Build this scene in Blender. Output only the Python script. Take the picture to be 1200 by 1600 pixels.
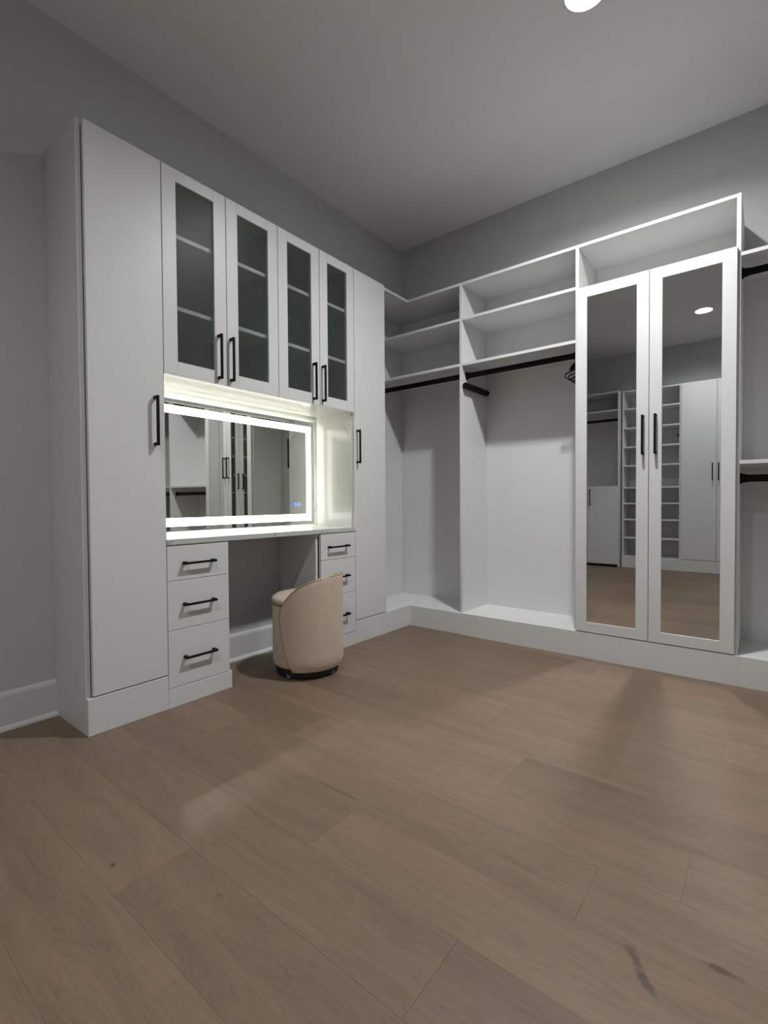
import bpy, bmesh, math, random
from mathutils import Vector, Matrix

for o in list(bpy.data.objects):
    bpy.data.objects.remove(o, do_unlink=True)
SC = bpy.context.scene
COL = SC.collection
random.seed(7)

# ------------------------------------------------------------------ camera, world, exposure
# World frame: origin at the inner corner of the toe kicks; X along the back run, Y into the back wall.
F_PX = 758.65
YAW, PITCH, ROLL = -0.6703, -0.0212, -0.0064
fw = Vector((math.sin(YAW) * math.cos(PITCH), math.cos(YAW) * math.cos(PITCH), math.sin(PITCH)))
rt = Vector((math.cos(YAW), -math.sin(YAW), 0))
up = rt.cross(fw)
cr, sr = math.cos(ROLL), math.sin(ROLL)
R0 = cr * rt + sr * up
U0 = -sr * rt + cr * up
cam_d = bpy.data.cameras.new('camera')
cam = bpy.data.objects.new('camera', cam_d)
COL.objects.link(cam)
cam.matrix_world = Matrix(((R0.x, U0.x, -fw.x, 2.1139), (R0.y, U0.y, -fw.y, -2.9706),
                           (R0.z, U0.z, -fw.z, 0.9304), (0, 0, 0, 1)))
cam_d.sensor_fit = 'VERTICAL'
cam_d.sensor_height = 32.0
cam_d.lens = F_PX / 1600 * 32.0
cam_d.clip_start = 0.02
SC.camera = cam

w = bpy.data.worlds.new('world')
SC.world = w
w.use_nodes = True
w.node_tree.nodes['Background'].inputs[0].default_value = (0.05, 0.05, 0.05, 1)
w.node_tree.nodes['Background'].inputs[1].default_value = 0.2

SC.view_settings.view_transform = 'Standard'
SC.view_settings.look = 'None'
SC.view_settings.gamma = 1.0
SC.view_settings.use_curve_mapping = False
SC.view_settings.exposure = 0.0
cy_ = SC.cycles
cy_.use_denoising = True
cy_.max_bounces = 9
cy_.diffuse_bounces = 4
cy_.use_adaptive_sampling = True
cy_.adaptive_threshold = 0.06
cy_.glossy_bounces = 6
cy_.transmission_bounces = 8
cy_.transparent_max_bounces = 12
cy_.sample_clamp_indirect = 300
cy_.caustics_reflective = True
cy_.blur_glossy = 0.0
cy_.use_guiding = True
cy_.use_surface_guiding = True
cy_.use_volume_guiding = False

DOWNLIGHT = (1540.0, 750.0)       # radiance of the two recessed ceiling lights (the second is dimmer)
LED = 7.0               # radiance of the lit band of the vanity mirror
BACKLIGHT = 18.0

# room
XL, XR, YB, YF, ZC = -0.3555, 3.36, 0.395, -4.77, 3.05
H = 2.44
TH = 0.019
XLC, YFC, YBC = XL + 0.001, YF + 0.001, YB - 0.001      # backs of the cabinets

# ------------------------------------------------------------------ materials
def new_mat(name):
    m = bpy.data.materials.new(name)
    m.use_nodes = True
    return m, m.node_tree.nodes, m.node_tree.links, m.node_tree.nodes['Principled BSDF']

def simple(name, col, rough=0.5, metal=0.0, spec=0.5, bump=0.0, bscale=200.0, var=0.0):
    m, n, l, b = new_mat(name)
    b.inputs['Base Color'].default_value = (*col, 1)
    b.inputs['Roughness'].default_value = rough
    b.inputs['Metallic'].default_value = metal
    b.inputs['Specular IOR Level'].default_value = spec
    tc = n.new('ShaderNodeTexCoord')
    if var:
        ns = n.new('ShaderNodeTexNoise'); ns.inputs['Scale'].default_value = 3.0
        ns.inputs['Detail'].default_value = 4
        l.new(tc.outputs['Object'], ns.inputs['Vector'])
        mx = n.new('ShaderNodeMixRGB'); mx.inputs[0].default_value = 0.5
        mx.inputs[1].default_value = (*[c * (1 - var) for c in col], 1)
        mx.inputs[2].default_value = (*[min(1, c * (1 + var)) for c in col], 1)
        l.new(ns.outputs['Fac'], mx.inputs[0]); l.new(mx.outputs[0], b.inputs['Base Color'])
    if bump:
        ns = n.new('ShaderNodeTexNoise'); ns.inputs['Scale'].default_value = bscale
        ns.inputs['Detail'].default_value = 3
        l.new(tc.outputs['Object'], ns.inputs['Vector'])
        bp = n.new('ShaderNodeBump'); bp.inputs['Strength'].default_value = bump
        bp.inputs['Distance'].default_value = 0.002
        l.new(ns.outputs['Fac'], bp.inputs['Height']); l.new(bp.outputs[0], b.inputs['Normal'])
    return m

M_WHITE = simple('white_laminate', (0.66, 0.66, 0.655), 0.40, spec=0.4, bump=0.03, bscale=400, var=0.01)
M_BASE = simple('white_trim_paint', (0.64, 0.64, 0.635), 0.35, spec=0.4, bump=0.02, bscale=150, var=0.01)
M_WALL = simple('grey_wall_paint', (0.53, 0.535, 0.535), 0.85, spec=0.2, bump=0.12, bscale=260, var=0.015)
M_CEIL = simple('ceiling_paint', (0.80, 0.80, 0.80), 0.9, spec=0.2, bump=0.15, bscale=180, var=0.015)
M_BLACK = simple('black_metal', (0.004, 0.004, 0.0045), 0.5, spec=0.15, var=0.05)
M_CHROME = simple('chrome', (0.22, 0.21, 0.20), 0.35, metal=1.0, var=0.03)
M_GOLD = simple('gold_piping', (0.42, 0.30, 0.13), 0.38, metal=0.6, var=0.05)
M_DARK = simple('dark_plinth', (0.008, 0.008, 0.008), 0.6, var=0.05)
M_TRIMRING = simple('lamp_trim', (0.75, 0.75, 0.75), 0.5, var=0.01)
M_BAFFLE = simple('lamp_baffle', (0.25, 0.25, 0.25), 0.6, var=0.02)
M_SLATE = simple('subfloor', (0.05, 0.04, 0.035), 0.9, var=0.05)
M_INSIDE_SHADE = simple('cabinet_inside_shade', (0.27, 0.28, 0.275), 0.6, var=0.02)  # grey colour stands in for the dim shade behind the frosted panes
M_CASE = simple('mirror_case', (0.6, 0.6, 0.6), 0.5, var=0.02)

def mirror_mat(name, col, rough=0.0):
    m, n, l, b = new_mat(name)
    b.inputs['Metallic'].default_value = 1.0
    b.inputs['Base Color'].default_value = (*col, 1)
    b.inputs['Roughness'].default_value = rough
    return m
M_MIRROR = mirror_mat('mirror_glass', (0.72, 0.735, 0.73))
M_MIRROR2 = mirror_mat('vanity_mirror_glass', (0.74, 0.76, 0.72))

def emit_mat(name, col, strength):
    m = bpy.data.materials.new(name); m.use_nodes = True
    n = m.node_tree.nodes; l = m.node_tree.links
    n.clear()
    e = n.new('ShaderNodeEmission'); e.inputs[0].default_value = (*col, 1); e.inputs[1].default_value = strength
    o = n.new('ShaderNodeOutputMaterial'); l.new(e.outputs[0], o.inputs[0])
    return m
M_LAMPS = [emit_mat('downlight_lens', (0.965, 0.99, 0.985), v) for v in DOWNLIGHT]
M_LED = emit_mat('led_band', (1.0, 0.99, 0.86), LED)
M_LEDB = emit_mat('led_backlight', (1.0, 0.98, 0.82), BACKLIGHT)
M_ICON_B = emit_mat('icon_blue', (0.08, 0.16, 1.0), 1.6)
M_ICON_W = emit_mat('icon_white', (0.35, 0.55, 1.0), 1.3)

def frosted():
    m = bpy.data.materials.new('frosted_glass'); m.use_nodes = True
    n = m.node_tree.nodes; l = m.node_tree.links
    n.clear()
    out = n.new('ShaderNodeOutputMaterial')
    tr = n.new('ShaderNodeBsdfTransparent'); tr.inputs[0].default_value = (0.90, 0.925, 0.91, 1)
    rf = n.new('ShaderNodeBsdfRefraction'); rf.inputs['Color'].default_value = (0.90, 0.925, 0.91, 1)
    rf.inputs['Roughness'].default_value = 0.22; rf.inputs['IOR'].default_value = 1.03
    df = n.new('ShaderNodeBsdfPrincipled'); df.inputs['Base Color'].default_value = (0.16, 0.185, 0.175, 1)
    df.inputs['Roughness'].default_value = 0.35
    tc = n.new('ShaderNodeTexCoord'); ns = n.new('ShaderNodeTexNoise'); ns.inputs['Scale'].default_value = 300
    bp = n.new('ShaderNodeBump'); bp.inputs['Strength'].default_value = 0.05
    l.new(tc.outputs['Object'], ns.inputs['Vector']); l.new(ns.outputs['Fac'], bp.inputs['Height'])
    l.new(bp.outputs[0], df.inputs['Normal'])
    m1 = n.new('ShaderNodeMixShader'); m1.inputs[0].default_value = 0.30
    l.new(tr.outputs[0], m1.inputs[1]); l.new(rf.outputs[0], m1.inputs[2])
    m2 = n.new('ShaderNodeMixShader'); m2.inputs[0].default_value = 0.14
    l.new(m1.outputs[0], m2.inputs[1]); l.new(df.outputs[0], m2.inputs[2])
    l.new(m2.outputs[0], out.inputs[0])
    return m
M_FROST = frosted()

def quartz(name, lo, hi, scale):
    m, n, l, b = new_mat(name)
    tc = n.new('ShaderNodeNewGeometry')
    ns = n.new('ShaderNodeTexNoise'); ns.inputs['Scale'].default_value = scale
    ns.inputs['Detail'].default_value = 6; ns.inputs['Distortion'].default_value = 1.6
    l.new(tc.outputs['Position'], ns.inputs['Vector'])
    sub = n.new('ShaderNodeMath'); sub.operation = 'SUBTRACT'; sub.inputs[1].default_value = 0.5
    ab = n.new('ShaderNodeMath'); ab.operation = 'ABSOLUTE'
    l.new(ns.outputs['Fac'], sub.inputs[0]); l.new(sub.outputs[0], ab.inputs[0])
    rp = n.new('ShaderNodeValToRGB')
    rp.color_ramp.elements[0].position = 0.0; rp.color_ramp.elements[0].color = (0.20, 0.20, 0.195, 1)
    rp.color_ramp.elements[1].position = 0.022; rp.color_ramp.elements[1].color = (0.50, 0.51, 0.50, 1)
    e = rp.color_ramp.elements.new(0.008); e.color = (0.38, 0.385, 0.38, 1)
    l.new(ab.outputs[0], rp.inputs[0])
    # veins come and go
    n2 = n.new('ShaderNodeTexNoise'); n2.inputs['Scale'].default_value = 3.1
    l.new(tc.outputs['Position'], n2.inputs['Vector'])
    r2 = n.new('ShaderNodeValToRGB'); r2.color_ramp.elements[0].position = lo; r2.color_ramp.elements[1].position = hi
    l.new(n2.outputs['Fac'], r2.inputs[0])
    mx = n.new('ShaderNodeMixRGB'); mx.inputs[1].default_value = (0.50, 0.51, 0.50, 1)
    l.new(r2.outputs[0], mx.inputs[0]); l.new(rp.outputs[0], mx.inputs[2])
    l.new(mx.outputs[0], b.inputs['Base Color'])
    b.inputs['Roughness'].default_value = 0.22
    return m
M_QUARTZ = quartz('veined_quartz', 0.55, 0.75, 2.3)
M_QUARTZ2 = quartz('veined_quartz_top', 0.38, 0.52, 3.4)

def wood():
    m, n, l, b = new_mat('brown_oak_plank')
    tc = n.new('ShaderNodeTexCoord'); oi = n.new('ShaderNodeObjectInfo'); geo = n.new('ShaderNodeNewGeometry')
    off = n.new('ShaderNodeVectorMath'); off.operation = 'SCALE'
    comb = n.new('ShaderNodeCombineXYZ')
    for i, k in enumerate((17.0, 31.0, 7.0)):
        mm = n.new('ShaderNodeMath'); mm.operation = 'MULTIPLY'; mm.inputs[1].default_value = k
        l.new(oi.outputs['Random'], mm.inputs[0]); l.new(mm.outputs[0], comb.inputs[i])
    add = n.new('ShaderNodeVectorMath'); add.operation = 'ADD'
    l.new(tc.outputs['Object'], add.inputs[0]); l.new(comb.outputs[0], add.inputs[1])
    # broad flame figure along the plank
    mp = n.new('ShaderNodeMapping'); mp.inputs['Scale'].default_value = (1.3, 9.0, 1)
    l.new(add.outputs[0], mp.inputs['Vector'])
    n1 = n.new('ShaderNodeTexNoise'); n1.inputs['Scale'].default_value = 1.6; n1.inputs['Detail'].default_value = 5
    n1.inputs['Distortion'].default_value = 0.9
    l.new(mp.outputs[0], n1.inputs['Vector'])
    # fine fibres
    mp2 = n.new('ShaderNodeMapping'); mp2.inputs['Scale'].default_value = (6, 190.0, 1)
    l.new(add.outputs[0], mp2.inputs['Vector'])
    n2 = n.new('ShaderNodeTexNoise'); n2.inputs['Scale'].default_value = 1.5; n2.inputs['Detail'].default_value = 3
    l.new(mp2.outputs[0], n2.inputs['Vector'])
    r1 = n.new('ShaderNodeValToRGB')
    r1.color_ramp.elements[0].position = 0.28; r1.color_ramp.elements[0].color = (0.172, 0.118, 0.082, 1)
    r1.color_ramp.elements[1].position = 0.72; r1.color_ramp.elements[1].color = (0.218, 0.151, 0.105, 1)
    l.new(n1.outputs['Fac'], r1.inputs[0])
    fib = n.new('ShaderNodeMixRGB'); fib.blend_type = 'MULTIPLY'; fib.inputs[0].default_value = 0.30
    r2 = n.new('ShaderNodeValToRGB')
    r2.color_ramp.elements[0].position = 0.3; r2.color_ramp.elements[0].color = (0.66, 0.64, 0.62, 1)
    r2.color_ramp.elements[1].position = 0.7; r2.color_ramp.elements[1].color = (1.06, 1.06, 1.06, 1)
    l.new(n2.outputs['Fac'], r2.inputs[0])
    l.new(r1.outputs[0], fib.inputs[1]); l.new(r2.outputs[0], fib.inputs[2])
    # plank to plank tone
    hs = n.new('ShaderNodeHueSaturation')
    mr = n.new('ShaderNodeMapRange'); mr.inputs[3].default_value = 0.90; mr.inputs[4].default_value = 1.10
    l.new(oi.outputs['Random'], mr.inputs[0]); l.new(mr.outputs[0], hs.inputs['Value'])
    l.new(fib.outputs[0], hs.inputs['Color'])
    # cathedral figure: contour lines of the broad noise
    cm = n.new('ShaderNodeMath'); cm.operation = 'MULTIPLY'; cm.inputs[1].default_value = 70.0
    cs = n.new('ShaderNodeMath'); cs.operation = 'SINE'
    l.new(n1.outputs['Fac'], cm.inputs[0]); l.new(cm.outputs[0], cs.inputs[0])
    cr_ = n.new('ShaderNodeMapRange'); cr_.inputs[1].default_value = 0.35; cr_.inputs[2].default_value = 1.0
    cr_.inputs[3].default_value = 0.0; cr_.inputs[4].default_value = 0.20
    l.new(cs.outputs[0], cr_.inputs[0])
    ck = n.new('ShaderNodeMixRGB'); ck.blend_type = 'MULTIPLY'; ck.inputs[2].default_value = (0.62, 0.57, 0.54, 1)
    l.new(cr_.outputs[0], ck.inputs[0]); l.new(hs.outputs[0], ck.inputs[1])
    cur = ck.outputs[0]
    # knots and checks where the boards show them (world position, long, wide, strength)
    nd = n.new('ShaderNodeTexNoise'); nd.inputs['Scale'].default_value = 38; nd.inputs['Detail'].default_value = 4
    l.new(geo.outputs['Position'], nd.inputs['Vector'])
    for kx, ky, lx, ly, s, rot in KNOTS:
        k = n.new('ShaderNodeMapping'); k.vector_type = 'TEXTURE'
        k.inputs['Location'].default_value = (kx, ky, 0); k.inputs['Rotation'].default_value = (0, 0, rot)
        k.inputs['Scale'].default_value = (lx, ly, 1)
        l.new(geo.outputs['Position'], k.inputs['Vector'])
        le = n.new('ShaderNodeVectorMath'); le.operation = 'LENGTH'; l.new(k.outputs[0], le.inputs[0])
        ad = n.new('ShaderNodeMath'); ad.operation = 'MULTIPLY_ADD'; ad.inputs[1].default_value = 1.9
        l.new(nd.outputs['Fac'], ad.inputs[0]); ad.inputs[2].default_value = -0.95
        sm = n.new('ShaderNodeMath'); sm.operation = 'ADD'; l.new(le.outputs['Value'], sm.inputs[0]); l.new(ad.outputs[0], sm.inputs[1])
        rk = n.new('ShaderNodeMapRange'); rk.interpolation_type = 'SMOOTHSTEP'
        rk.inputs[1].default_value = 0.15; rk.inputs[2].default_value = 1.1
        rk.inputs[3].default_value = s; rk.inputs[4].default_value = 0
        l.new(sm.outputs[0], rk.inputs[0])
        mk = n.new('ShaderNodeMixRGB'); mk.inputs[2].default_value = (0.065, 0.047, 0.040, 1)
        l.new(rk.outputs[0], mk.inputs[0]); l.new(cur, mk.inputs[1]); cur = mk.outputs[0]
    l.new(cur, b.inputs['Base Color'])
    b.inputs['Roughness'].default_value = 0.48
    b.inputs['Specular IOR Level'].default_value = 0.35
    bp = n.new('ShaderNodeBump'); bp.inputs['Strength'].default_value = 0.08; bp.inputs['Distance'].default_value = 0.001
    l.new(n2.outputs['Fac'], bp.inputs['Height']); l.new(bp.outputs[0], b.inputs['Normal'])
    return m
KNOTS = [(1.905, -1.897, 0.050, 0.014, 0.75, -0.95), (1.938, -1.945, 0.045, 0.012, 0.7, -0.75), (2.050, -1.823, 0.040, 0.011, 0.85, 0.05),
         (0.797, -2.445, 0.012, 0.008, 0.9, 0), (1.036, -1.855, 0.11, 0.008, 0.6, 0.03), (1.10, -2.33, 0.012, 0.006, 0.6, 0), (1.62, -1.80, 0.10, 0.010, 0.3, -0.1)]
M_WOOD = wood()

def fabric():
    m, n, l, b = new_mat('cream_ribbed_fabric')
    tc = n.new('ShaderNodeTexCoord')
    sp = n.new('ShaderNodeSeparateXYZ'); l.new(tc.outputs['Object'], sp.inputs[0])
    at = n.new('ShaderNodeMath'); at.operation = 'ARCTAN2'
    l.new(sp.outputs['Y'], at.inputs[0]); l.new(sp.outputs['X'], at.inputs[1])
    mu = n.new('ShaderNodeMath'); mu.operation = 'MULTIPLY'; mu.inputs[1].default_value = 150
    si = n.new('ShaderNodeMath'); si.operation = 'SINE'
    l.new(at.outputs[0], mu.inputs[0]); l.new(mu.outputs[0], si.inputs[0])
    ns = n.new('ShaderNodeTexNoise'); ns.inputs['Scale'].default_value = 25; ns.inputs['Detail'].default_value = 4
    l.new(tc.outputs['Object'], ns.inputs['Vector'])
    mx = n.new('ShaderNodeMixRGB'); mx.inputs[1].default_value = (0.53, 0.425, 0.335, 1); mx.inputs[2].default_value = (0.61, 0.505, 0.405, 1)
    l.new(ns.outputs['Fac'], mx.inputs[0]); l.new(mx.outputs[0], b.inputs['Base Color'])
    bp = n.new('ShaderNodeBump'); bp.inputs['Strength'].default_value = 0.35; bp.inputs['Distance'].default_value = 0.0015
    l.new(si.outputs[0], bp.inputs['Height']); l.new(bp.outputs[0], b.inputs['Normal'])
    b.inputs['Roughness'].default_value = 0.9
    b.inputs['Specular IOR Level'].default_value = 0.15
    b.inputs['Sheen Weight'].default_value = 0.2
    return m
M_FABRIC = fabric()

# ------------------------------------------------------------------ builders
ORG = {}          # object name -> world origin

def link(name, me, mat, parent=None, origin=None):
    """me holds world coordinates; the object gets its own origin."""
    if origin is None:
        xs = [v.co for v in me.vertices]
        lo = Vector((min(v.x for v in xs), min(v.y for v in xs), min(v.z for v in xs)))
        hi = Vector((max(v.x for v in xs), max(v.y for v in xs), max(v.z for v in xs)))
        origin = (lo + hi) / 2
    origin = Vector(origin)
    me.transform(Matrix.Translation(-origin))
    if mat is not None:
        me.materials.clear(); me.materials.append(mat)
    o = bpy.data.objects.new(name, me)
    COL.objects.link(o)
    po = ORG[parent.name] if parent is not None else Vector((0, 0, 0))
    o.parent = parent
    o.location = origin - po
    ORG[o.name] = origin
    return o

def bm_obj(name, bm, mat, parent=None, origin=None, smooth=False):
    bmesh.ops.recalc_face_normals(bm, faces=bm.faces[:])
    me = bpy.data.meshes.new(name)
    bm.to_mesh(me); bm.free()
    if smooth:
        for p in me.polygons: p.use_smooth = True
    return link(name, me, mat, parent, origin)

def add_box(bm, x0, x1, y0, y1, z0, z1, bev=0.0):
    vs = [bm.verts.new((x, y, z)) for x in (x0, x1) for y in (y0, y1) for z in (z0, z1)]
    fs = [(0, 1, 3, 2), (4, 6, 7, 5), (0, 4, 5, 1), (2, 3, 7, 6), (0, 2, 6, 4), (1, 5, 7, 3)]
    faces = [bm.faces.new([vs[i] for i in f]) for f in fs]
    if bev:
        es = list({e for f in faces for e in f.edges})
        bmesh.ops.bevel(bm, geom=es, offset=bev, segments=1, affect='EDGES')

def box(name, x0, x1, y0, y1, z0, z1, mat=None, parent=None, bev=0.001):
    bm = bmesh.new()
    add_box(bm, min(x0, x1), max(x0, x1), min(y0, y1), max(y0, y1), min(z0, z1), max(z0, z1), bev)
    return bm_obj(name, bm, mat or M_WHITE, parent)

def prism(name, pts, z0, z1, mat, parent=None, bev=0.0):
    bm = bmesh.new()
    a = [bm.verts.new((x, y, z0)) for x, y in pts]; b = [bm.verts.new((x, y, z1)) for x, y in pts]
    bm.faces.new(a); bm.faces.new(b)
    for i in range(len(pts)):
        j = (i + 1) % len(pts); bm.faces.new((a[i], a[j], b[j], b[i]))
    if bev:
        bmesh.ops.bevel(bm, geom=bm.edges[:], offset=bev, segments=1, affect='EDGES')
    return bm_obj(name, bm, mat, parent)

def frame_mesh(bm, ax, u0, u1, z0, z1, su0, su1, zb, zt, d0, d1, bev=0.001):
    """rectangular frame lying in a plane; ax 'x' = plane faces X (u is Y), 'y' = plane faces Y (u is X)."""
    def B(a0, a1, c0, c1):
        if ax == 'x': add_box(bm, d0, d1, a0, a1, c0, c1, bev)
        else: add_box(bm, a0, a1, d0, d1, c0, c1, bev)
    B(u0, u0 + su0, z0, z1); B(u1 - su1, u1, z0, z1)
    B(u0 + su0, u1 - su1, z0, z0 + zb); B(u0 + su0, u1 - su1, z1 - zt, z1)

def tube(bm, pts, rad, seg=10, closed=False, sx=1.0, up_=(0, 0, 1)):
    P = [Vector(p) for p in pts]; n = len(P); rings = []
    for i, p in enumerate(P):
        if closed: d = P[(i + 1) % n] - P[i - 1]
        else: d = P[min(i + 1, n - 1)] - P[max(i - 1, 0)]
        d.normalize()
        u = Vector(up_)
        if abs(d.dot(u)) > 0.95: u = Vector((1, 0, 0))
        s = d.cross(u).normalized(); t = s.cross(d)
        r = rad[i] if isinstance(rad, (list, tuple)) else rad
        rings.append([bm.verts.new(p + s * (math.cos(a) * r * sx) + t * (math.sin(a) * r))
                      for a in [2 * math.pi * k / seg for k in range(seg)]])
    for i in range(n if closed else n - 1):
        a, b = rings[i], rings[(i + 1) % n]
        for k in range(seg):
            bm.faces.new((a[k], a[(k + 1) % seg], b[(k + 1) % seg], b[k]))
    if not closed:
        bm.faces.new(rings[0]); bm.faces.new(rings[-1])

def lathe(bm, prof, cx, cy, seg=48, a0=0.0, a1=2 * math.pi):
    full = abs(a1 - a0 - 2 * math.pi) < 1e-6
    m = seg if full else seg + 1
    rings = []
    for r, z in prof:
        if r < 1e-6: rings.append([bm.verts.new((cx, cy, z))])
        else: rings.append([bm.verts.new((cx + r * math.cos(a0 + (a1 - a0) * k / seg), cy + r * math.sin(a0 + (a1 - a0) * k / seg), z)) for k in range(m)])
    for a, b in zip(rings, rings[1:]):
        for k in range(seg):
            k2 = (k + 1) % m
            if len(a) == 1 and len(b) == 1: continue
            if len(a) == 1: bm.faces.new((a[0], b[k2], b[k]))
            elif len(b) == 1: bm.faces.new((a[k], a[k2], b[0]))
            else: bm.faces.new((a[k], a[k2], b[k2], b[k]))

def thing(name, label, cat, loc, group=None):
    o = bpy.data.objects.new(name, None)
    o.empty_display_size = 0.1
    COL.objects.link(o)
    o.location = loc
    o['label'] = label; o['category'] = cat
    if group: o['group'] = group
    ORG[o.name] = Vector(loc)
    return o

def tag(o, label, cat, group=None):
    o['label'] = label; o['category'] = cat
    if group: o['group'] = group
    return o

def struct(o):
    o['kind'] = 'structure'
    return o

def handle(parent, ax, out, u, z0, z1=None, u1=None, face=0.0):
    """black square bar pull; upright when z1 given, level when u1 given. ax: normal axis of the door, out: +1/-1."""
    bm = bmesh.new()
    t = 0.0055
    d0, d1 = face, face + out * 0.024
    b0, b1 = d1, face + out * 0.034
    def B(da, db, ua, ub, za, zb, bev=0.001):
        if ax == 'x': add_box(bm, min(da, db), max(da, db), ua, ub, za, zb, bev)
        else: add_box(bm, ua, ub, min(da, db), max(da, db), za, zb, bev)
    if z1 is not None:
        B(b0, b1, u - t, u + t, z0, z1)
        for zz in (z0 + 0.001, z1 - 0.014): B(d0, d1 + out * 0.003, u - t * 1.1, u + t * 1.1, zz, zz + 0.013)
    else:
        B(b0, b1, u, u1, z0 - t * .9, z0 + t * .9)
        for uu in (u + 0.001, u1 - 0.015): B(d0, d1 + out * 0.003, uu, uu + 0.014, z0 - t * 1.25, z0 + t * 1.25)
    return bm_obj('handle', bm, M_BLACK, parent)

def rod(parent, x0, x1, y, z, brackets=(True, True)):
    bm = bmesh.new()
    n = 14
    def oval(x, s=1.0):
        return [bm.verts.new((x, y + 0.0095 * s * math.cos(a), z + 0.0185 * s * math.sin(a))) for a in [2 * math.pi * k / n for k in range(n)]]
    a, b = oval(x0), oval(x1)
    for k in range(n): bm.faces.new((a[k], a[(k + 1) % n], b[(k + 1) % n], b[k]))
    bm.faces.new(a); bm.faces.new(b)
    r = bm_obj('clothes_rod', bm, M_BLACK, parent)
    for side, xx in ((1, x0), (-1, x1)):
        if not brackets[0 if side == 1 else 1]: continue
        bm = bmesh.new()
        prof = [(0, 1.5), (0.006, 1.5), (0.014, 1.2), (0.03, 1.12), (0.03, 1.0)]
        rings = [[bm.verts.new((xx + side * dx, y + 0.0115 * s * math.cos(t), z + 0.0185 * s * math.sin(t))) for t in [2 * math.pi * k / n for k in range(n)]] for dx, s in prof]
        for p, q in zip(rings, rings[1:]):
            for k in range(n): bm.faces.new((p[k], p[(k + 1) % n], q[(k + 1) % n], q[k]))
        bm.faces.new(rings[0])
        bm_obj('rod_bracket', bm, M_BLACK, r)
    return r

# ------------------------------------------------------------------ room shell
floor = struct(box('floor', XL - 0.1, XR + 0.1, YF - 0.1, YB + 0.1, -0.12, -0.008, M_SLATE, bev=0))
PW = 0.20
JOINTS = {-1.285: [0.15, 1.43], -1.485: [0.62, 1.961], -1.685: [0.35, 1.783], -1.885: [1.143, 2.7], -2.085: [0.25, 1.605],
          -2.285: [0.9, 2.4], -1.085: [0.75, 2.25], -0.885: [0.42, 1.2, 2.6]}
row = -1.285 + PW * 8
k = 0
while row > YF:
    y1 = min(row, YB); y0 = max(row - PW, YF)
    key = round(row, 3)
    js = JOINTS.get(key)
    if js is None:
        js = []; x = XL + random.uniform(0.3, 1.5)
        while x < XR - 0.25: js.append(x); x += random.uniform(1.0, 1.9)
    if y1 > y0:
        cuts = [XL] + js + [XR]
        for a, b in zip(cuts, cuts[1:]):
            box('plank', a + 0.0001, b - 0.0001, y0 + 0.0001, y1 - 0.0001, -0.010, 0.0, M_WOOD, floor, bev=0.0003)
    row -= PW

LIGHTS = [(1.50, -0.82), (1.525, -3.555)]
APERTURE, LENS_R, LENS_UP = 0.078, 0.062, 0.032
def build_ceiling():
    """one sheet with a round opening for each recessed light, a slab above it"""
    bm = bmesh.new()
    x0, x1, y0, y1 = XL - 0.1, XR + 0.1, YF - 0.1, YB + 0.1
    add_box(bm, x0, x1, y0, y1, ZC + 0.05, ZC + 0.12)
    def quad(a, b, c, d):
        bm.faces.new([bm.verts.new((x, y, ZC)) for x, y in ((a, c), (b, c), (b, d), (a, d))])
    edge = y1
    hw, n = 0.2, 48
    for lx, ly in LIGHTS:
        quad(x0, x1, ly + hw, edge)
        quad(x0, lx - hw, ly - hw, ly + hw); quad(lx + hw, x1, ly - hw, ly + hw)
        inner, outer = [], []
        for k in range(n):
            a = 2 * math.pi * (k + 0.5) / n
            c, s = math.cos(a), math.sin(a); q = hw / max(abs(c), abs(s))
            inner.append(bm.verts.new((lx + APERTURE * c, ly + APERTURE * s, ZC)))
            outer.append(bm.verts.new((lx + q * c, ly + q * s, ZC)))
        for k in range(n):
            j = (k + 1) % n
            bm.faces.new((inner[k], inner[j], outer[j], outer[k]))
        for sx in (-1, 1):          # corners of the square patch
            for sy in (-1, 1):
                kk = sorted(range(n), key=lambda i: (outer[i].co.x - lx - sx * hw) ** 2 + (outer[i].co.y - ly - sy * hw) ** 2)[:2]
                bm.faces.new((outer[kk[0]], outer[kk[1]], bm.verts.new((lx + sx * hw, ly + sy * hw, ZC))))
        edge = ly - hw
    quad(x0, x1, y0, edge)
    me = bpy.data.meshes.new('ceiling'); bm.to_mesh(me); bm.free()
    return link('ceiling', me, M_CEIL)
struct(build_ceiling())
struct(box('wall_left', XL - 0.1, XL, YF - 0.1, YB + 0.1, -0.02, ZC, M_WALL, bev=0))
struct(box('wall_back', XL, XR, YB, YB + 0.1, -0.02, ZC, M_WALL, bev=0))
struct(box('wall_right', XR, XR + 0.1, YF - 0.1, YB + 0.1, -0.02, ZC, M_WALL, bev=0))
struct(box('wall_front', XL, XR, YF - 0.1, YF, -0.02, ZC, M_WALL, bev=0))

def baseboard(name, ax, u0, u1, wall, out):
    prof = [(0, 0.0), (0.015, 0.0), (0.015, 0.138), (0.012, 0.150), (0.006, 0.156), (0, 0.156)]
    shoe = [(0.014, 0.0), (0.030, 0.0), (0.029, 0.007), (0.024, 0.014), (0.014, 0.019)]
    def ext(nm, pr, par):
        bm = bmesh.new()
        def P(d, u, z): return (wall + out * d, u, z) if ax == 'x' else (u, wall + out * d, z)
        a = [bm.verts.new(P(d, u0, z)) for d, z in pr]; b = [bm.verts.new(P(d, u1, z)) for d, z in pr]
        bm.faces.new(a); bm.faces.new(b)
        for i in range(len(pr)):
            j = (i + 1) % len(pr); bm.faces.new((a[i], a[j], b[j], b[i]))
        return bm_obj(nm, bm, M_BASE, par)
    o = struct(ext(name, prof, None))
    ext('shoe_moulding', shoe, o)
    return o
YA0, YA1, YA2, YA3, YA4, YT2, YT2E = -2.2056, -1.8738, -1.5487, -1.2249, -0.9118, -0.6058, -0.2828
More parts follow.
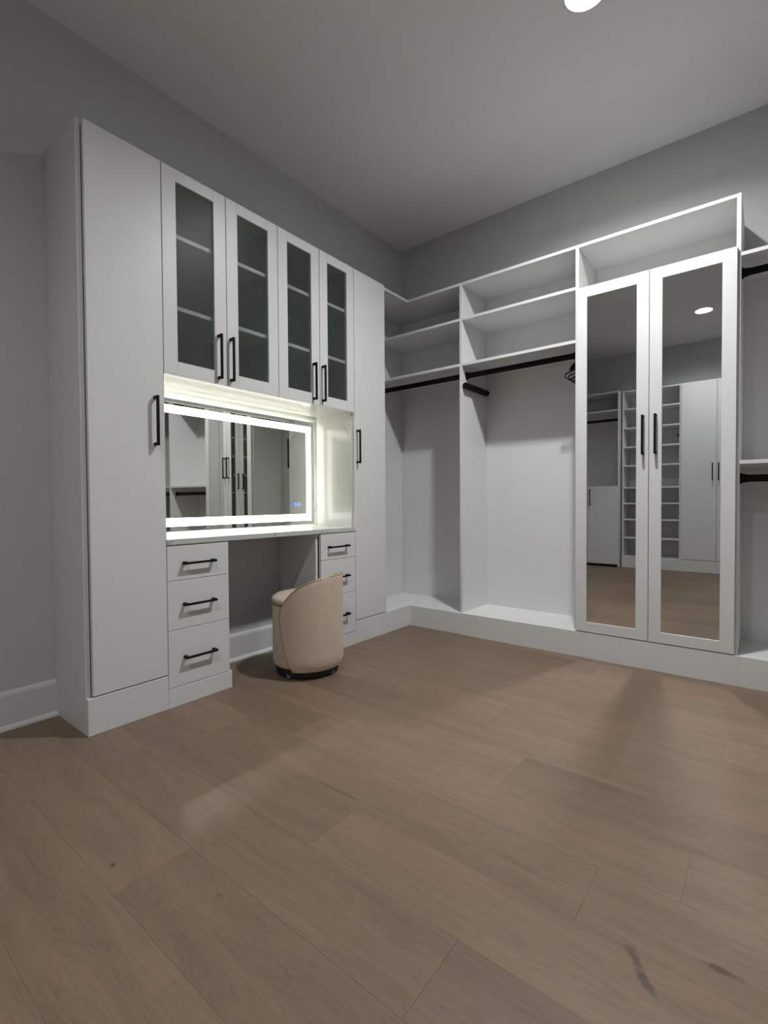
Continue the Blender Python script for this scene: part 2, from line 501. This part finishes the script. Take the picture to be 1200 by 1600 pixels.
baseboard('baseboard_left', 'x', -4.285, YA0, XL, 1)
baseboard('baseboard_kneehole', 'x', -1.546, -0.9435, XL, 1)
baseboard('baseboard_right', 'x', YF, -1.512, XR, -1)
baseboard('baseboard_front', 'y', 2.02, XR - 0.03, YF, 1)

# ------------------------------------------------------------------ left run: tall cabinets
def tall_cabinet(label, y0, y1, hy, left_reveal):
    t = thing('tall_cabinet', label, 'cabinet', (-0.17, (y0 + y1) / 2, 0))
    zb = 0.0 if left_reveal else 0.13
    box('side_panel', XLC, -0.021, y0, y0 + TH, 0.0 if left_reveal else 0.10, H, M_WHITE, t)
    box('side_panel', XLC, -0.021, y1 - TH, y1, 0.10, H, M_WHITE, t)
    box('top_panel', XLC, -0.021, y0 + TH, y1 - TH, H - TH, H, M_WHITE, t)
    box('bottom_panel', XLC, -0.021, y0 + TH, y1 - TH, 0.130, 0.149, M_WHITE, t)
    box('back_panel', XLC, XLC + 0.006, y0 + TH, y1 - TH, 0.149, H - TH, M_WHITE, t)
    d0 = y0 + (0.0205 if left_reveal else 0.0018)
    d = box('door', -0.0195, 0.0, d0, y1 - 0.0018, 0.1555, H - 0.001, M_WHITE, t, bev=0.0012)
    handle(d, 'x', 1, hy, 1.182, z1=1.400)
    box('toe_kick', -0.0195, 0.0, y0, y1 - 0.0004, 0.0, 0.150, M_WHITE, t, bev=0.0012)
    return t
tall_cabinet('tall narrow white cabinet with an exposed grey-shaded end panel beside the bare wall', YA0, YA1, -1.918, True)
tall_cabinet('tall narrow white cabinet between the lit vanity niche and the open corner shelves', YT2, YT2E, -0.585, False)

# ------------------------------------------------------------------ left run: wall cabinets with frosted doors
def wall_cabinet(label, y0, ym, y1, hl, hr):
    t = thing('wall_cabinet', label, 'cabinet', (-0.17, (y0 + y1) / 2, 1.527))
    zb = 1.527
    box('side_panel', XLC, -0.021, y0 + 0.0005, y0 + TH, zb, H, M_WHITE, t)
    box('side_panel', XLC, -0.021, y1 - TH, y1 - 0.0005, zb, H, M_WHITE, t)
    box('top_panel', XLC, -0.021, y0 + TH, y1 - TH, H - TH, H, M_WHITE, t)
    box('bottom_panel', XLC, -0.021, y0 + TH, y1 - TH, zb, zb + TH, M_WHITE, t)
    box('back_panel', XLC, XLC + 0.006, y0 + TH, y1 - TH, zb + TH, H - TH, M_INSIDE_SHADE, t)
    for ya, yb in ((y0 + TH, y0 + TH + 0.002), (y1 - TH - 0.002, y1 - TH)):
        box('side_shade_sheet', XLC + 0.006, -0.030, ya, yb, zb + TH, H - TH, M_INSIDE_SHADE, t, bev=0)  # added thin sheets, greyed to paint shade onto the inner sides
    for z in (1.815, 2.141):
        sh = box('shelf', XLC + 0.006, -0.024, y0 + TH + 0.002, y1 - TH - 0.002, z, z + TH, M_INSIDE_SHADE, t, bev=0)  # shelf body greyed as if shaded, only its front edge stays white
        box('edge_band', -0.024, -0.021, y0 + TH + 0.002, y1 - TH - 0.002, z, z + TH, M_WHITE, sh, bev=0.0005)
    for a, b, hy in ((y0, ym, hl), (ym, y1, hr)):
        bm = bmesh.new()
        frame_mesh(bm, 'x', a + 0.0018, b - 0.0018, 1.511, H - 0.001, 0.0655, 0.0655, 0.063, 0.056, -0.0195, 0.0)
        d = bm_obj('door', bm, M_WHITE, t)
        box('glass_pane', -0.0125, -0.0085, a + 0.060, b - 0.060, 1.568, 2.390, M_FROST, d, bev=0)
        handle(d, 'x', 1, hy, 1.533, z1=1.750)
    return t
wall_cabinet('white wall cabinet with two frosted glass doors, next to the end tower', YA1, YA2, YA3, -1.598, -1.530)
wall_cabinet('white wall cabinet with two frosted glass doors, next to the corner-side tower', YA3, YA4, YT2, -0.969, -0.895)

# ------------------------------------------------------------------ vanity niche
t = thing('niche_lining', 'pale veined quartz slabs lining the glowing vanity niche', 'backsplash', (-0.3, -1.24, 0.766))
box('back_slab', XLC, XLC + 0.012, YA1 + 0.012, YT2 - 0.012, 0.766, 1.515, M_QUARTZ, t)
box('side_slab', XLC, -0.022, YA1, YA1 + 0.012, 0.766, 1.515, M_QUARTZ, t)
box('side_slab', XLC, -0.022, YT2 - 0.012, YT2, 0.766, 1.515, M_QUARTZ, t)
box('soffit_slab', XLC, -0.022, YA1, YT2, 1.515, 1.527, M_QUARTZ, t)

t = thing('countertop', 'thin grey-veined quartz vanity top over the drawers and knee space', 'countertop', (-0.18, -1.24, 0.740))
box('slab', XLC, 0.002, YA1 + 0.001, -0.9108, 0.740, 0.766, M_QUARTZ2, t, bev=0.0015)
box('slab', XLC, 0.002, -0.9102, YT2 - 0.001, 0.740, 0.766, M_QUARTZ2, t, bev=0.0015)

MX = -0.310       # front of the lit mirror
m = thing('lit_vanity_mirror', 'backlit rectangular vanity mirror with a glowing white border', 'mirror', (XLC + 0.012, -1.24, 0.778))
my0, my1, mz0, mz1 = -1.815, -0.668, 0.780, 1.470
box('case', XLC + 0.0197, MX - 0.006, my0 + 0.040, my1 - 0.040, mz0 + 0.035, mz1 - 0.035, M_CASE, m)
box('mirror_glass', MX - 0.006, MX, my0, my1, mz0, mz1, M_MIRROR2, m, bev=0.0008)
bm = bmesh.new()
by0, by1, bz0, bz1 = my0 + 0.030, my1 - 0.030, mz0 + 0.028, mz1 - 0.034
frame_mesh(bm, 'x', by0, by1, bz0, bz1, 0.042, 0.042, 0.044, 0.041, MX, MX + 0.0008, bev=0)
bm_obj('light_band', bm, M_LED, m)
bm = bmesh.new()
frame_mesh(bm, 'x', my0 + 0.014, my1 - 0.014, mz0 + 0.014, mz1 - 0.014, 0.012, 0.012, 0.012, 0.012, XLC + 0.024, MX - 0.014, bev=0)
bm_obj('backlight', bm, M_LEDB, m)
# touch icons: blue sun-like mark and two pale rings
iy, iz = -0.836, 0.917
bm = bmesh.new()
for k in range(4):
    a = math.pi * k / 4
    dy, dz = 0.011 * math.cos(a), 0.011 * math.sin(a)
    tube(bm, [(MX + 0.001, iy - 0.026 - dy, iz - dz), (MX + 0.001, iy - 0.026 + dy, iz + dz)], 0.0028, 6)
bm_obj('touch_icon', bm, M_ICON_B, m)
for c, arc in ((0.002, 300), (0.028, 360)):
    bm = bmesh.new()
    pts = [(MX + 0.001, iy + c + 0.009 * math.cos(math.radians(a + 60)), iz + 0.009 * math.sin(math.radians(a + 60))) for a in range(0, arc, 20)]
    tube(bm, pts, 0.002, 6, closed=(arc == 360), up_=(1, 0, 0))
    bm_obj('touch_icon', bm, M_ICON_W, m)

m.rotation_euler.z = 0.0135      # hangs a touch out of square with the wall

def drawer_unit(label, y0, y1, d0, d1, hy0, hy1, inner_low):
    t = thing('drawer_unit', label, 'drawers', (-0.17, (y0 + y1) / 2, 0))
    box('side_panel', XLC + 0.001, -0.021, y0, y0 + 0.017, 0.0 if not inner_low else 0.0, 0.740, M_WHITE, t)
    box('side_panel', XLC + 0.001, -0.021, y1 - 0.017, y1, 0.0, 0.740, M_WHITE, t)
    box('bottom_panel', XLC + 0.001, -0.021, y0 + 0.017, y1 - 0.017, 0.070, 0.086, M_WHITE, t)
    box('back_panel', XLC + 0.001, XLC + 0.007, y0 + 0.017, y1 - 0.017, 0.086, 0.740, M_WHITE, t)
    box('top_rail', -0.10, -0.021, y0 + 0.017, y1 - 0.017, 0.722, 0.740, M_WHITE, t)
    for z0, z1, hz in ((0.0895, 0.3495, 0.219), (0.352, 0.5745, 0.464), (0.577, 0.7345, 0.654)):
        d = box('drawer', -0.0195, 0.0, d0, d1, z0, z1, M_WHITE, t, bev=0.0012)
        handle(d, 'x', 1, hy0, hz, u1=hy1)
    box('toe_kick', -0.0195, 0.0, y0 + 0.0003, y1 + (0.003 if inner_low else 0), 0.0, 0.0865, M_WHITE, t, bev=0.0012)
    return t
drawer_unit('white three-drawer vanity unit beside the end tower, all drawers in view', YA1, -1.547, YA1 + 0.0015, -1.5575, -1.802, -1.641, True)
drawer_unit('white three-drawer vanity unit half hidden by the cream stool', -0.942, YT2, -0.918, YT2 - 0.0015, -0.862, -0.688, False)

# ------------------------------------------------------------------ stool
SX, SY = 0.107, -1.135
rt2 = Vector((R0.x, R0.y)).normalized(); fw2 = Vector((fw.x, fw.y)).normalized()
TH_B = math.radians(70)
def around(phi_deg, r):
    th = TH_B - math.radians(phi_deg)
    v = math.sin(th) * rt2 - math.cos(th) * fw2
    return SX + r * v.x, SY + r * v.y
st = thing('vanity_stool', 'cream round vanity stool with a curved back and thin gold piping', 'stool', (SX, SY, 0))
bm = bmesh.new()
lathe(bm, [(0, 0.052), (0.165, 0.050), (0.180, 0.056), (0.186, 0.072), (0.187, 0.2), (0.187, 0.372), (0.182, 0.382), (0, 0.384)], SX, SY)
bm_obj('seat_drum', bm, M_FABRIC, st, origin=(SX, SY, 0), smooth=True)
bm = bmesh.new()
lathe(bm, [(0, 0.383), (0.170, 0.383), (0.185, 0.388), (0.191, 0.400), (0.187, 0.414), (0.170, 0.427), (0.13, 0.434), (0.06, 0.438), (0, 0.439)], SX, SY)
bm_obj('seat_cushion', bm, M_FABRIC, st, origin=(SX, SY, 0), smooth=True)
def interp(tab, x):
    for (a, va), (b, vb) in zip(tab, tab[1:]):
        if x <= b:
            s = (x - a) / (b - a); return va + (vb - va) * s
    return tab[-1][1]
TOP = [(0, .538), (17, .537), (40, .529), (52, .519), (60, .509), (68, .496), (76, .480), (84, .458), (90, .437), (95, .418), (99, .400), (102, .383), (104.5, .360), (106, .318)]
BOT = [(0, .045), (83, .045), (88, .078), (93, .120), (99, .185), (103, .245), (105, .285), (106, .312)]
phis = sorted(set([-106 + 212 * i / 60 for i in range(61)] + [s * p for s in (-1, 1) for p, _ in TOP + BOT]))
bm = bmesh.new()
NV = 14
RO, RI = 0.2005, 0.176
def shell_col(phi, r, inset):
    z1 = interp(TOP, abs(phi)) - inset; z0 = interp(BOT, abs(phi))
    out = []
    for j in range(NV + 1):
        z = z0 + (z1 - z0) * j / NV
        rr = r - (0.012 * max(0, 1 - (z - 0.045) / 0.03) ** 2 if r > 0.19 else 0)
        x, y = around(phi, rr); out.append(bm.verts.new((x, y, z)))
    return out
outer = [shell_col(p, RO, 0.0) for p in phis]
inner = [shell_col(p, RI, 0.0) for p in phis]
for i in range(len(phis) - 1):
    for j in range(NV):
        bm.faces.new((outer[i][j], outer[i + 1][j], outer[i + 1][j + 1], outer[i][j + 1]))
        bm.faces.new((inner[i][j], inner[i][j + 1], inner[i + 1][j + 1], inner[i + 1][j]))
    # rounded rim
    bm.faces.new((outer[i][NV], outer[i + 1][NV], inner[i + 1][NV], inner[i][NV]))
    bm.faces.new((outer[i][0], inner[i][0], inner[i + 1][0], outer[i + 1][0]))
for i in (0, -1):
    for j in range(NV):
        bm.faces.new((outer[i][j], outer[i][j + 1], inner[i][j + 1], inner[i][j]))
sh = bm_obj('curved_back', bm, M_FABRIC, st, origin=(SX, SY, 0), smooth=True)
bv = sh.modifiers.new('soft_rim', 'BEVEL'); bv.width = 0.006; bv.segments = 3; bv.limit_method = 'ANGLE'; bv.angle_limit = math.radians(50)
bm = bmesh.new()
pp = [(p, interp(BOT, abs(p))) for p in (83, 88, 93, 99, 103, 105)] + [(106, .315)] + [(p, z) for p, z in TOP[::-1][1:]]
pp = pp + [(-p, z) for p, z in pp[::-1][1:]]
tube(bm, [(*around(p, 0.1995), z + 0.001) for p, z in pp], 0.0032, 8)
bm_obj('gold_piping', bm, M_GOLD, st, origin=(SX, SY, 0), smooth=True)
bm = bmesh.new()
tube(bm, [(SX + 0.190 * math.cos(a), SY + 0.190 * math.sin(a), 0.385) for a in [2 * math.pi * k / 48 for k in range(48)]], 0.0016, 6, closed=True)
bm_obj('seat_seam', bm, M_GOLD, st, origin=(SX, SY, 0), smooth=True)
bm = bmesh.new()
lathe(bm, [(0, 0.006), (0.150, 0.006), (0.168, 0.010), (0.172, 0.020), (0.172, 0.050), (0, 0.052)], SX, SY)
bm_obj('plinth', bm, M_DARK, st, origin=(SX, SY, 0))
for ph in (97, 187, 277, 7):
    bm = bmesh.new()
    x, y = around(ph, 0.162)
    lathe(bm, [(0, 0.0), (0.013, 0.0), (0.016, 0.008), (0.013, 0.018), (0.007, 0.030), (0, 0.031)], x, y, 16)
    bm_obj('caster', bm, M_CHROME, st, smooth=True)

# ------------------------------------------------------------------ back run
XB1, XB2, XB3 = 0.430, 1.2132, 1.9879
YP = 0.021            # front of the panel edges
YBK = 0.386           # front of the back panels
def bpanel(parent, x, z0=0.10, z1=H, name='side_panel'):
    return box(name, x - TH / 2, x + TH / 2, YP, YBC, z0, z1, M_WHITE, parent)
def bshelf(parent, x0, x1, ztop, name='shelf', y0=YP):
    return box(name, x0, x1, y0, YBK, ztop - TH, ztop, M_WHITE, parent)
S2, S3 = 2.198, 1.886

t = thing('corner_shelf_unit', 'white open corner unit with an L-shaped top shelf and one black rod', 'shelving', (0.05, 0.2, 0))
x1 = XB1 - TH / 2
L = [(XLC, YT2E), (-0.021, YT2E), (-0.021, YP), (x1, YP), (x1, YBK), (XLC, YBK)]
prism('top_shelf', L, H - TH, H, M_WHITE, t, bev=0.001)
prism('bottom_panel', L, 0.130, 0.149, M_WHITE, t, bev=0.001)
box('back_panel', XLC, x1, YBK, YBC, 0.10, H, M_WHITE, t)
box('side_backing', XLC, XLC + 0.006, YT2E, YBK, 0.149, H - TH, M_WHITE, t)
bshelf(t, XLC + 0.006, x1, S2); bshelf(t, XLC + 0.006, x1, S3)
rod(t, XLC + 0.006, x1, 0.085, 1.812)
bpanel(t, XB1)
box('toe_kick', -0.0195, 0.0, YT2E, 0.0, 0.0, 0.150, M_WHITE, t, bev=0.0012)
box('toe_kick', -0.0195, XB1 + TH / 2, 0.0, 0.0195, 0.0, 0.150, M_WHITE, t, bev=0.0012)

t = thing('hanging_unit', 'white hanging bay with two upper shelves and a black rod, beside the mirrored wardrobe', 'wardrobe', (0.82, 0.2, 0))
a, b = XB1 + TH / 2 + 0.0003, XB2 - TH / 2 - 0.0003
box('back_panel', a, b, YBK, YBC, 0.10, H, M_WHITE, t)
bshelf(t, a, b, H, 'top_shelf'); bshelf(t, a, b, S2); bshelf(t, a, b, S3)
bshelf(t, a, b, 0.149, 'bottom_panel')
rod(t, a, b, 0.085, 1.810)
box('toe_kick', a, b, 0.0, 0.0195, 0.0, 0.150, M_WHITE, t, bev=0)

t = thing('mirrored_wardrobe', 'white wardrobe with two tall mirrored doors and an open shelf on top', 'wardrobe', (1.6, 0.2, 0))
bpanel(t, XB2); bpanel(t, XB3)
a, b = XB2 + TH / 2, XB3 - TH / 2
box('back_panel', a, b, YBK, YBC, 0.10, H, M_WHITE, t)
bshelf(t, a, b, H, 'top_shelf'); bshelf(t, a, b, 2.166); bshelf(t, a, b, 0.149, 'bottom_panel')
for xa, xb, hx in ((1.2145, 1.5975, 1.5715), (1.6005, 1.9835, 1.6325)):
    bm = bmesh.new()
    frame_mesh(bm, 'y', xa, xb, 0.1555, 2.1738, 0.0605, 0.0605, 0.058, 0.061, 0.0, 0.0195)
    d = bm_obj('door', bm, M_WHITE, t)
    box('mirror_pane', xa + 0.052, xb - 0.052, 0.005, 0.012, 0.205, 2.122, M_MIRROR, d, bev=0)
    handle(d, 'y', -1, hx, 1.178, z1=1.393)
box('toe_kick', XB2 - TH / 2, XB3 + TH / 2, 0.0, 0.0195, 0.0, 0.150, M_WHITE, t, bev=0)

XB4 = 2.74
t = thing('hanging_unit', 'white double hanging bay with two black rods past the mirrored wardrobe', 'wardrobe', (2.45, 0.2, 0))
a, b = XB3 + TH / 2 + 0.0003, XB4 - TH / 2
box('back_panel', a, b, YBK, YBC, 0.10, 2.149, M_WHITE, t)
bshelf(t, a, b, 2.149, 'top_shelf'); bshelf(t, a, b, 1.125); bshelf(t, a, b, 0.149, 'bottom_panel')
rod(t, a, b, 0.10, 2.072); rod(t, a, b, 0.10, 1.037)
bpanel(t, XB4, 0.10, 2.149)
box('toe_kick', a, XB4 + TH / 2, 0.0, 0.0195, 0.0, 0.150, M_WHITE, t, bev=0)

t = thing('corner_shelf_unit', 'white narrow open shelf bay against the far side wall', 'shelving', (3.1, 0.2, 0))
a, b = XB4 + TH / 2 + 0.0003, XR - 0.032
box('back_panel', a, b, YBK, YBC, 0.10, 2.149, M_WHITE, t)
bshelf(t, a, b, 2.149, 'top_shelf'); bshelf(t, a, b, 1.125); bshelf(t, a, b, 0.149, 'bottom_panel')
rod(t, a, b, 0.10, 1.037)
box('toe_kick', XB4 + TH / 2, b, 0.0, 0.0195, 0.0, 0.150, M_WHITE, t, bev=0)

# pull-out racks on the panels of the hanging bay
v = thing('valet_rail', 'black pull-out valet rail fixed to the divider under the shelves', 'rail', (XB1 + 0.02, 0.2, 1.731))
xf = XB1 + TH / 2
bm = bmesh.new()
add_box(bm, xf, xf + 0.010, 0.05, 0.36, 1.716, 1.746, 0.002)
bm_obj('mounting_plate', bm, M_BLACK, v)
bm = bmesh.new()
tube(bm, [(xf + 0.022, 0.024, 1.731), (xf + 0.022, 0.03, 1.731), (xf + 0.022, 0.355, 1.731), (xf + 0.022, 0.366, 1.731)], [0.019, 0.0215, 0.0215, 0.016], 16)
bm_obj('rail_body', bm, M_BLACK, v)

v = thing('tie_rack', 'black tie rack with looped hooks half behind the mirrored door', 'tie rack', (XB2 - 0.02, 0.2, 1.74))
xf = XB2 - TH / 2
bm = bmesh.new()
add_box(bm, xf - 0.014, xf, 0.08, 0.37, 1.752, 1.782, 0.002)
bm_obj('mounting_plate', bm, M_BLACK, v)
bm = bmesh.new()
# shaped arm that reaches out over the hooks
prof = [(xf - 0.012, 1.795), (xf - 0.045, 1.793), (xf - 0.066, 1.778), (xf - 0.080, 1.748), (xf - 0.060, 1.752), (xf - 0.040, 1.742), (xf - 0.012, 1.738)]
a = [bm.verts.new((x, 0.160, z)) for x, z in prof]; b = [bm.verts.new((x, 0.195, z)) for x, z in prof]
bm.faces.new(a); bm.faces.new(b)
for i in range(len(prof)):
    j = (i + 1) % len(prof); bm.faces.new((a[i], a[j], b[j], b[i]))
bm_obj('arm', bm, M_BLACK, v)
for k in range(5):
    yy = 0.10 + 0.062 * k
    bm = bmesh.new()
    pts = []
    for i in range(15):
        s_ = math.pi * (0.05 + 1.25 * i / 14)
        pts.append((xf - 0.048 - 0.040 * math.sin(s_), yy + 0.014 * i / 14, 1.702 + 0.020 * math.cos(s_)))
    pts = [(xf - 0.006, yy, 1.765), (xf - 0.026, yy, 1.732)] + pts
    tube(bm, pts, 0.0042, 6)
    bm_obj('hook', bm, M_BLACK, v, smooth=True)

# ------------------------------------------------------------------ the run facing the mirrors
YO = -4.37            # door / toe face
def opanel(parent, x, y1=YO - 0.021, z0=0.0, z1=H):
    return box('side_panel', x - TH / 2, x + TH / 2, YFC, y1, z0, z1, M_WHITE, parent)
# hanging unit with cupboards below
YH = -4.29
t = thing('hanging_cabinet', 'white hanging bay above two low cupboard doors, opposite the mirrored wardrobe', 'wardrobe', (0.07, -4.5, 0))
x0, x1 = XLC, 0.487
box('side_panel', x1 - TH, x1, YFC, YH - 0.021, 0.0, H, M_WHITE, t)
box('top_shelf', x0, x1 - TH, YFC, YH - 0.021, H - TH, H, M_WHITE, t)
box('shelf', x0, x1 - TH, YFC + 0.009, YH - 0.021, 2.17, 2.19, M_WHITE, t)
box('back_panel', x0, x1 - TH, YFC, YFC + 0.009, 0.04, H - TH, M_WHITE, t)
box('counter_panel', x0, x1 - TH, YFC + 0.009, YH - 0.021, 1.105, 1.125, M_WHITE, t)
rod(t, x0, x1 - TH, YH - 0.09, 2.055)
for a, b, hx in ((x0 + 0.002, 0.0785, 0.062), (0.0815, x1 - 0.002, 0.112)):
    d = box('door', a, b, YH - 0.0195, YH, 0.040, 1.128, M_WHITE, t, bev=0.0012)
    handle(d, 'y', 1, hx, 0.865, z1=1.090, face=YH)
box('bottom_panel', x0, x1 - TH, YFC + 0.009, YH - 0.021, 0.030, 0.045, M_WHITE, t)
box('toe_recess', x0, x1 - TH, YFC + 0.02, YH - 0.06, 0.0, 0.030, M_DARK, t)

t = thing('shoe_shelf_unit', 'white open shoe shelving of nine tiers, opposite the mirrored wardrobe', 'shelving', (0.86, -4.5, 0))
opanel(t, 0.5175); opanel(t, 1.2025)
a, b = 0.5175 + TH / 2, 1.2025 - TH / 2
box('back_panel', a, b, YFC, YFC + 0.009, 0.10, H, M_WHITE, t)
for i, z in enumerate((0.152, 0.417, 0.670, 0.893, 1.111, 1.412, 1.670, 1.930, 2.195, H)):
    box('shelf' if 0 < i < 9 else ('bottom_panel' if i == 0 else 'top_shelf'), a, b, YFC + 0.009, YO - 0.021, z - TH, z, M_WHITE, t)
box('toe_kick', 0.508, 1.212, YO - 0.0195, YO, 0.0, 0.150, M_WHITE, t)

t = thing('double_door_cabinet', 'tall white two-door cabinet, opposite the mirrored wardrobe', 'cabinet', (1.6, -4.5, 0))
opanel(t, 1.2225); opanel(t, 1.9905)
a, b = 1.2225 + TH / 2, 1.9905 - TH / 2
box('back_panel', a, b, YFC, YFC + 0.009, 0.10, H, M_WHITE, t)
box('top_panel', a, b, YFC + 0.009, YO - 0.021, H - TH, H, M_WHITE, t)
box('bottom_panel', a, b, YFC + 0.009, YO - 0.021, 0.130, 0.149, M_WHITE, t)
for xa, xb, hx in ((1.2135, 1.5965, 1.556), (1.5995, 1.9985, 1.619)):
    d = box('door', xa, xb, YO - 0.0195, YO, 0.1555, H - 0.001, M_WHITE, t, bev=0.0012)
    handle(d, 'y', 1, hx, 1.180, z1=1.394, face=YO)
box('toe_kick', 1.2125, 2.0, YO - 0.0195, YO, 0.0, 0.150, M_WHITE, t)

# ------------------------------------------------------------------ cabinets on the right wall (seen twice reflected)
XF_R = 3.0
XRC = XR - 0.001
def right_cabinet(label, y0, y1, glass):
    t = thing('display_cabinet' if glass else 'double_door_cabinet', label, 'cabinet', (3.18, (y0 + y1) / 2, 0))
    box('side_panel', XF_R + 0.021, XRC, y0 + 0.0003, y0 + TH, 0.0, H, M_WHITE, t)
    box('side_panel', XF_R + 0.021, XRC, y1 - TH, y1 - 0.0003, 0.0, H, M_WHITE, t)
    box('top_panel', XF_R + 0.021, XRC, y0 + TH, y1 - TH, H - TH, H, M_WHITE, t)
    box('bottom_panel', XF_R + 0.021, XRC, y0 + TH, y1 - TH, 0.130, 0.149, M_WHITE, t)
    box('back_panel', XRC - 0.006, XRC, y0 + TH, y1 - TH, 0.149, H - TH, M_INSIDE_SHADE if glass else M_WHITE, t)  # behind glass the back is painted with the interior shade grey
    if glass:
        for z in (0.42, 0.70, 1.06, 1.31, 1.565, 1.82, 2.10):
            box('shelf', XF_R + 0.022, XRC - 0.006, y0 + TH, y1 - TH, z, z + TH, M_WHITE, t)
    ym = (y0 + y1) / 2
    for a, b, hy in ((y0, ym, ym - 0.040), (ym, y1, ym + 0.040)):
        if glass:
            bm = bmesh.new()
            frame_mesh(bm, 'x', a + 0.0018, b - 0.0018, 0.1555, H - 0.001, 0.0655, 0.0655, 0.063, 0.056, XF_R, XF_R + 0.0195)
            d = bm_obj('door', bm, M_WHITE, t)
            box('glass_pane', XF_R + 0.0085, XF_R + 0.0125, a + 0.060, b - 0.060, 0.212, 2.390, M_FROST, d, bev=0)
        else:
            d = box('door', XF_R, XF_R + 0.0195, a + 0.0018, b - 0.0018, 0.1555, H - 0.001, M_WHITE, t, bev=0.0012)
        handle(d, 'x', -1, hy, 1.12, z1=1.335, face=XF_R)
    box('toe_kick', XF_R, XF_R + 0.0195, y0 + 0.0003, y1 - 0.0003, 0.0, 0.150, M_WHITE, t)
    return t
right_cabinet('tall white cabinet with frosted glass doors on the wall facing the vanity', -1.51, -0.86, True)
right_cabinet('tall white two-door cabinet between the frosted display cabinet and the far hanging rods', -0.86, -0.30, False)

# small black peg on the divider inside the shoe shelves
v = thing('coat_peg', 'small black peg inside the shoe shelving opposite', 'hook', (1.18, -4.42, 1.76))
bm = bmesh.new(); tube(bm, [(1.193, -4.43, 1.775), (1.170, -4.43, 1.775), (1.160, -4.43, 1.790)], [0.012, 0.010, 0.012], 10)
bm_obj('peg', bm, M_BLACK, v)
bm = bmesh.new(); add_box(bm, 1.188, 1.193, -4.445, -4.415, 1.755, 1.795, 0.001)
bm_obj('base_plate', bm, M_BLACK, v)

# ------------------------------------------------------------------ recessed ceiling lights
def downlight(label, x, y, lamp):
    t = thing('recessed_light', label, 'ceiling light', (x, y, ZC))
    bm = bmesh.new()
    lathe(bm, [(APERTURE, ZC + 0.001), (APERTURE, ZC - 0.003), (APERTURE + 0.014, ZC - 0.0025), (APERTURE + 0.018, ZC)], x, y, 48)
    bm_obj('trim_ring', bm, M_TRIMRING, t, smooth=True)
    bm = bmesh.new()
    lathe(bm, [(APERTURE, ZC), (APERTURE, ZC + LENS_UP + 0.003), (0, ZC + LENS_UP + 0.003)], x, y, 48)
    bm_obj('baffle', bm, M_BAFFLE, t)
    bm = bmesh.new()
    lathe(bm, [(0, ZC + LENS_UP), (LENS_R, ZC + LENS_UP)], x, y, 40)
    bm_obj('lens', bm, lamp, t)
    return t
downlight('bright round recessed ceiling light near the mirrored wardrobe', *LIGHTS[0], M_LAMPS[0])
downlight('bright round recessed ceiling light seen reflected in the mirrored door', *LIGHTS[1], M_LAMPS[1])
